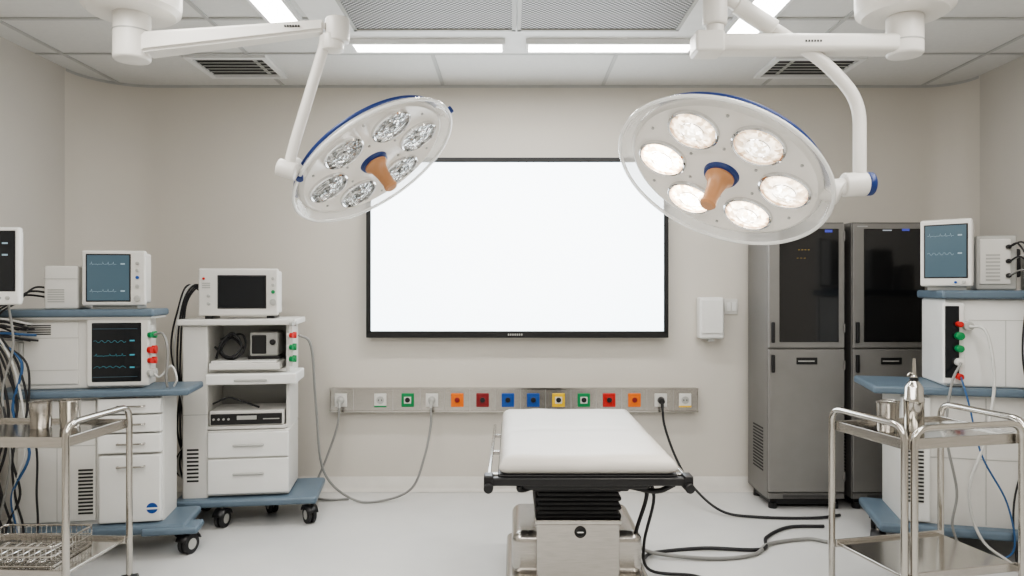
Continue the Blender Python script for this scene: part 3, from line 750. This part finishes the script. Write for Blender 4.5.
for i in range(12):
    r = random.random
    x = -2.80+0.022*i
    zz = 1.30-0.03*(i % 4)
    pts = [(-2.66+0.01*i, 4.02, zz), (-2.72-0.02*r(), 3.93, zz+0.05*r()), (x, 3.90, 1.1), (x-0.05+0.12*r(), 3.90, 0.85), (x-0.05+0.12*r(), 3.89, 0.62), (x-0.06+0.14*r(), 3.89, 0.4), (x-0.05+0.12*r(), 3.90, 0.2), (x+0.06*r(), 3.93-0.03*i/5, 0.012)]
    tube(g, f'cable_{i}', pts, 0.0045+0.003*r(), [RUBBER, RUBBER, RUBBER, GCABLE, RUBBER, RUBBER, RUBBER, RUBBER, WCABLE, RUBBER, BCABLE, RUBBER][i])
for i in range(3):
    tube(g, f'power_unit_lead_{i}', [(-2.54, 4.12+0.04*i, 1.50-0.03*i), (-2.60-0.02*i, 4.08, 1.50-0.02*i), (-2.66-0.02*i, 4.02, 1.42), (-2.72-0.02*i, 3.97, 1.36), (-2.80, 3.94, 1.22-0.04*i), (-2.80+0.03*i, 3.92, 1.0)], 0.0055, RUBBER)
tube(g, 'patient_hose_0', [(-1.965, 4.04, 1.235), (-1.90, 3.99, 1.24), (-1.87, 3.97, 1.15), (-1.88, 3.98, 1.0), (-1.88, 4.0, 0.942)], 0.007, GCABLE)
tube(g, 'patient_hose_1', [(-1.965, 4.04, 1.02), (-1.92, 4.0, 1.0), (-1.86, 4.0, 1.06), (-1.83, 4.0, 0.99), (-1.85, 4.02, 0.942)], 0.006, WCABLE)
turn(g, 10, -0.06, 0.0)

# wall-arm monitor at far left
g = G('wall_arm_monitor', (-2.63, 3.6, 1.6))
monitor(g, -2.80, -2.465, 3.60, 3.66, 1.415, 1.805, -2.77, -2.49, 1.49, 1.78, WHITE, SCRD,
        traces=[(0.8, TR_S, 0), (0.6, TR_S, 1)], knobs=[(-2.52, 1.45, 0.009, LGREY), (-2.56, 1.45, 0.007, LGREY)])
box(g, 'wall_plate', -3.048, -3.02, 3.62, 3.74, 1.5, 1.72, LGREY, 0.006)
tube(g, 'arm', [(-3.03, 3.68, 1.61), (-2.85, 3.74, 1.61), (-2.65, 3.70, 1.61), (-2.63, 3.655, 1.61)], 0.022, LGREY, seg=12)
tube(g, 'lead_0', [(-2.56, 3.66, 1.42), (-2.55, 3.68, 1.2), (-2.62, 3.70, 0.95), (-2.58, 3.70, 0.6), (-2.66, 3.70, 0.2), (-2.68, 3.72, 0.01)], 0.006, GCABLE)
tube(g, 'lead_1', [(-2.68, 3.66, 1.42), (-2.70, 3.70, 1.1), (-2.60, 3.70, 0.8), (-2.70, 3.70, 0.4), (-2.66, 3.72, 0.01)], 0.006, RUBBER)

# ------------------------------------------------------------------ right workstation
g = G('ventilator_workstation_cart', (2.40, 3.95, 0))
yF, yK = 3.95, 4.42
box(g, 'worktop', 1.92, 2.98, yF-0.03, yK+0.02, 0.905, 0.948, BLUEG, 0.014, 4)
box(g, 'lower_body', 2.08, 2.90, yF+0.03, yK, 0.165, 0.905, OFFW, 0.012, 3)
box(g, 'front_column', 2.075, 2.22, yF+0.005, yF+0.06, 0.19, 0.89, WHITE, 0.008, 3)
vent(g, 'column_vent', 2.105, 2.185, yF+0.003, 0.30, 0.62, 15)
boxes(g, 'body_seams', [(2.22, 2.90, yF+0.027, yF+0.031, 0.55, 0.554), (2.5, 2.504, yF+0.027, yF+0.031, 0.19, 0.89)], LGREY)
box(g, 'base', 1.95, 2.95, yF-0.05, yK+0.03, 0.13, 0.180, BLUEG, 0.018, 4)
for i, (x, yy) in enumerate(((1.95, yF+0.0), (2.88, yF-0.0), (2.04, yK-0.04), (2.88, yK-0.04))):
    caster(g, i, x, yy, 0.060, 0.14, 0.5 if i % 2 else -0.3)
box(g, 'upper_body', 2.30, 2.93, yF+0.04, yK-0.01, 0.948, 1.44, WHITE, 0.014, 3)
box(g, 'upper_display_bezel', 2.285, 2.395, yF+0.015, yF+0.05, 0.965, 1.42, WHITE, 0.010, 3)
box(g, 'upper_display', 2.295, 2.365, yF+0.010, yF+0.02, 1.0, 1.40, SCRD, 0.004)
boxes(g, 'upper_seams', [(2.42, 2.93, yF+0.038, yF+0.041, 1.32, 1.323), (2.60, 2.603, yF+0.038, yF+0.041, 0.96, 1.32), (2.78, 2.783, yF+0.038, yF+0.041, 0.96, 1.32)], LGREY)
for i, (z, m, r) in enumerate(((1.30, RED, 0.016), (1.235, GREEN, 0.022), (1.165, GREEN, 0.020), (1.09, OFFW, 0.022), (1.01, RED, 0.018))):
    cyl(g, f'valve_{i}', (2.36, yF+0.02, z), (2.36, yF-0.03, z), r, m, bev=0.004)
cyl(g, 'hose_port', (2.405, yF+0.05, 1.29), (2.405, yF-0.02, 1.29), 0.026, LGREY, bev=0.005)
box(g, 'lid', 2.275, 2.96, yF-0.01, yK, 1.44, 1.487, BLUEG, 0.014, 4)
s = GL('monitor_unit', (2.36, 4.10, 1.487), parent=g); s.rotation_euler = (0, 0, math.radians(-30))
monitor(s, -0.130, 0.130, -0.09, 0.02, 0.022, 0.400, -0.102, 0.102, 0.075, 0.365, OFFW, SCRB,
        traces=[(0.80, TR_S, 0), (0.45, TR_S, 1)], knobs=[(0.09, 0.045, 0.009, LGREY), (0.05, 0.045, 0.007, BLUE)])
box(s, 'stand', -0.10, 0.10, -0.06, 0.03, -0.001, 0.026, LGREY, 0.006)
box(g, 'printer_unit', 2.485, 2.69, 4.07, 4.33, 1.487, 1.795, LGREY, 0.014, 3)
box(g, 'printer_unit_face', 2.50, 2.655, 4.062, 4.075, 1.52, 1.775, OFFW, 0.008)
vent(g, 'printer_vent', 2.53, 2.60, 4.061, 1.54, 1.70, 8, LGREY)
box(g, 'printer_handle', 2.69, 2.72, 4.1, 4.3, 1.56, 1.72, BLACK, 0.01)
for k in range(3):
    cyl(g, f'printer_port_{k}', (2.64, 4.062, 1.73-0.08*k), (2.64, 4.045, 1.73-0.08*k), 0.013, BLACK, bev=0.002)
box(g, 'side_module', 2.79, 2.92, 4.05, 4.3, 1.487, 1.68, OFFW, 0.01)
tube(g, 'hose_0', [(2.405, 3.93, 1.29), (2.47, 3.88, 1.26), (2.50, 3.86, 1.0), (2.46, 3.86, 0.7), (2.38, 3.86, 0.4), (2.44, 3.87, 0.15), (2.6, 3.89, 0.015)], 0.008, WCABLE)
tube(g, 'hose_1', [(2.36, 3.92, 1.09), (2.30, 3.88, 0.97), (2.27, 3.86, 0.7), (2.32, 3.86, 0.4), (2.30, 3.86, 0.2), (2.38, 3.88, 0.015)], 0.007, GCABLE)
tube(g, 'hose_2', [(2.36, 3.92, 1.01), (2.38, 3.87, 0.88), (2.44, 3.86, 0.6), (2.56, 3.86, 0.35), (2.60, 3.88, 0.1), (2.5, 3.90, 0.015)], 0.005, BCABLE)
for i in range(6):
    dx = 0.022*i
    tube(g, f'printer_lead_{i}', [(2.64, 4.045, 1.73-0.08*(i % 3)), (2.66+dx*0.5, 3.98, 1.74-0.07*(i % 3)), (2.69+dx, 3.92, 1.62-0.03*i), (2.67+dx, 3.90, 1.45), (2.64+dx*1.4, 3.88, 1.15), (2.68+dx, 3.88, 0.75), (2.60+dx*1.5, 3.88, 0.35), (2.62+dx, 3.90, 0.015)],
         0.005, [RUBBER, RUBBER, GCABLE, RUBBER, WCABLE, RUBBER][i])
tube(g, 'floor_lead_0', [(2.0, 4.05, 0.012), (2.2, 3.87, 0.012), (2.5, 3.86, 0.012), (2.75, 3.88, 0.012)], 0.008, RUBBER)
tube(g, 'floor_lead_1', [(2.1, 3.86, 0.012), (2.3, 3.80, 0.012), (2.45, 3.84, 0.012), (2.6, 3.92, 0.012)], 0.008, RUBBER)
turn(g, -14, 0.11, 0.02)

# ------------------------------------------------------------------ stainless trolleys
def trolley(name, loc, rz, w, d, mirror=False):
    """local: x along length, y depth, origin at floor under the rear inner corner"""
    g = GL(name, loc, rz)
    sx = -1 if mirror else 1
    X = lambda a: sx*a
    def B(n, x0, x1, *a, **k):
        x0, x1 = sorted((X(x0), X(x1))); return box(g, n, x0, x1, *a, **k)
    B('top_tray', 0.02, w-0.02, -d+0.02, -0.02, 0.835, 0.850, STEELH, 0.004)
    for n, a in (('lip_back', (0.01, w-0.01, -0.02, -0.01)), ('lip_front', (0.01, w-0.01, -d+0.01, -d+0.02)),
                 ('lip_a', (0.01, 0.02, -d+0.01, -0.01)), ('lip_b', (w-0.02, w-0.01, -d+0.01, -0.01))):
        B(n, a[0], a[1], a[2], a[3], 0.820, 0.866, STEEL, 0.003)
    B('lower_shelf', 0.02, w-0.02, -d+0.02, -0.02, 0.270, 0.285, STEELH, 0.004)
    for n, a in (('shelf_lip_back', (0.01, w-0.01, -0.02, -0.01)), ('shelf_lip_front', (0.01, w-0.01, -d+0.01, -d+0.02))):
        B(n, a[0], a[1], a[2], a[3], 0.262, 0.300, STEEL, 0.003)
    zt = 0.925
    tube(g, 'end_loop_a', [(X(0), 0, 0.11), (X(0), 0, zt), (X(0), -d, zt), (X(0), -d, 0.11)], 0.0150, STEELH, mode='fil', fr=0.07, seg=14)
    tube(g, 'end_loop_b', [(X(w), 0, 0.11), (X(w), 0, zt), (X(w), -d, zt), (X(w), -d, 0.11)], 0.0150, STEELH, mode='fil', fr=0.07, seg=14)
    for i, (x, y) in enumerate(((0, 0), (w, 0), (0, -d), (w, -d))):
        caster(g, i, X(x), y, 0.048, 0.12, 0.4)
    return g
trolley('instrument_trolley', (-1.86, 3.50, 0), math.radians(-3), 0.80, 0.46, mirror=True)
g = trolley('instrument_trolley', (1.533, 3.45, 0), math.radians(13), 0.62, 0.46)
tube(g, 'push_handle', [(0.035, -0.475, 0.11), (0.035, -0.475, 0.915), (0.585, -0.475, 0.915), (0.585, -0.475, 0.11)], 0.0150, STEELH, mode='fil', fr=0.07, seg=14)
for i, x in enumerate((0.035, 0.585)):
    cyl(g, f'push_handle_foot_{i}', (x, -0.475, 0.095), (x, -0.475, 0.12), 0.017, RUBBER)
    box(g, f'push_handle_clip_{i}', x-0.012, x+0.012, -0.475, -0.445, 0.262, 0.29, STEEL, 0.003)

def cup(x, y, z, r, h):
    g = G('steel_gallipot', (x, y, z)); T = Matrix.Translation((x, y, z))
    lathe(g, 'body', [(0, 0.002), (r*0.86, 0.0), (r*0.92, 0.006), (r, h), (r*1.05, h+0.003), (r*1.05, h+0.006), (r*0.96, h+0.003), (r*0.88, 0.01), (0, 0.008)], STEEL, M=T, seg=32)
cup(-2.185, 3.34, 0.851, 0.047, 0.118)
cup(-2.062, 3.36, 0.851, 0.045, 0.122)
cup(1.700, 3.27, 0.851, 0.042, 0.125)
cup(1.775, 3.38, 0.851, 0.040, 0.115)
g = G('steel_spray_bottle', (1.82, 3.26, 0.851)); T = Matrix.Translation((1.82, 3.26, 0.851))
lathe(g, 'body', [(0, 0), (0.038, 0), (0.042, 0.006), (0.042, 0.13), (0.043, 0.134), (0.043, 0.150), (0.040, 0.155), (0.038, 0.20), (0.022, 0.225), (0.014, 0.232), (0.014, 0.25), (0.009, 0.255), (0.006, 0.33), (0, 0.332)], STEELH, M=T, seg=32)
cyl(g, 'collar', (1.82, 3.26, 1.075), (1.82, 3.26, 1.095), 0.018, BLACK)
tube(g, 'spout', [(1.82, 3.26, 1.10), (1.80, 3.255, 1.115), (1.785, 3.25, 1.105)], 0.004, STEELH)

g = G('sterilization_basket', (-2.2, 3.25, 0.286))
bm = bmesh.new()
x0, x1, y0, y1, z0, z1 = -2.40, -1.99, 3.12, 3.42, 0.291, 0.375
for z in (z0, (z0+z1)/2, z1):
    sweep_bm(bm, fillet([(x0, y0, z), (x1, y0, z), (x1, y1, z), (x0, y1, z)], 0.02, closed=True), 0.003 if z < z1 else 0.005, 6, True)
k = x0+0.02
while k < x1:
    sweep_bm(bm, [Vector((k, y0, z1)), Vector((k, y0, z0)), Vector((k, y1, z0)), Vector((k, y1, z1))], 0.0018, 5); k += 0.024
k = y0+0.02
while k < y1:
    sweep_bm(bm, [Vector((x0, k, z1)), Vector((x0, k, z0)), Vector((x1, k, z0)), Vector((x1, k, z1))], 0.0018, 5); k += 0.024
finish(bm, 'wire_mesh', STEELH, g, sharp=60)
for i in range(7):
    xx = -2.36+i*0.05
    tube(g, f'instrument_{i}', [(xx, 3.17, 0.302), (xx+0.02, 3.26, 0.306), (xx+0.01*(i % 3), 3.38, 0.302)], 0.005, CHROME)
    pts = [(xx+0.012*math.cos(a), 3.16+0.016*math.sin(a), 0.302) for a in [k*math.pi/6 for k in range(12)]]
    tube(g, f'instrument_{i}_ring', pts, 0.003, CHROME, mode='raw', closed=True, seg=6)

# ------------------------------------------------------------------ lights
def area(name, loc, sx, sy, power, col=(1, 0.97, 0.93), rot=(0, 0, 0)):
    l = bpy.data.lights.new(name, 'AREA'); l.shape = 'RECTANGLE'; l.size = sx; l.size_y = sy; l.energy = power; l.color = col
    o = bpy.data.objects.new(name, l); o.location = loc; o.rotation_euler = rot; COL.objects.link(o); return o
area('ceiling_fill_light', (-1.6, 1.6, 2.96), 0.6, 3.0, 52)  # this and the next two: unseen area lights added to fill the room
area('ceiling_fill_light', (1.9, 1.6, 2.96), 0.6, 3.0, 50)
area('ceiling_fill_light', (0.0, 0.2, 2.96), 2.4, 1.2, 66)
area('ceiling_fill_light', (0.05, 4.36, 2.94), 2.0, 0.12, 26)  # runs along the two rear strip lights, adding to their output
sp = bpy.data.lights.new('surgical_lamp_beam', 'SPOT'); sp.energy = 30; sp.spot_size = math.radians(70); sp.spot_blend = 0.8; sp.color = (1, 0.93, 0.84); sp.shadow_soft_size = 0.2
so = bpy.data.objects.new('surgical_lamp_beam', sp); COL.objects.link(so)
n = Vector((-0.454, -0.368, -0.811)); so.location = Vector((0.858, 2.9, 1.976))+n*0.22
so.rotation_euler = Vector((-0.30, 0.35, -1.0)).to_track_quat('-Z', 'Y').to_euler()

w = bpy.data.worlds.new('world'); scene.world = w; w.use_nodes = True
w.node_tree.nodes['Background'].inputs['Color'].default_value = (0.9, 0.92, 1, 1)
w.node_tree.nodes['Background'].inputs['Strength'].default_value = 0.3

cam = bpy.data.cameras.new('camera'); co = bpy.data.objects.new('camera', cam); COL.objects.link(co)
co.location = (0, 0, 1.5); co.rotation_euler = (math.radians(90), 0, 0)
cam.sensor_width = 36; cam.lens = 36*720/1024; cam.clip_start = 0.05
scene.camera = co
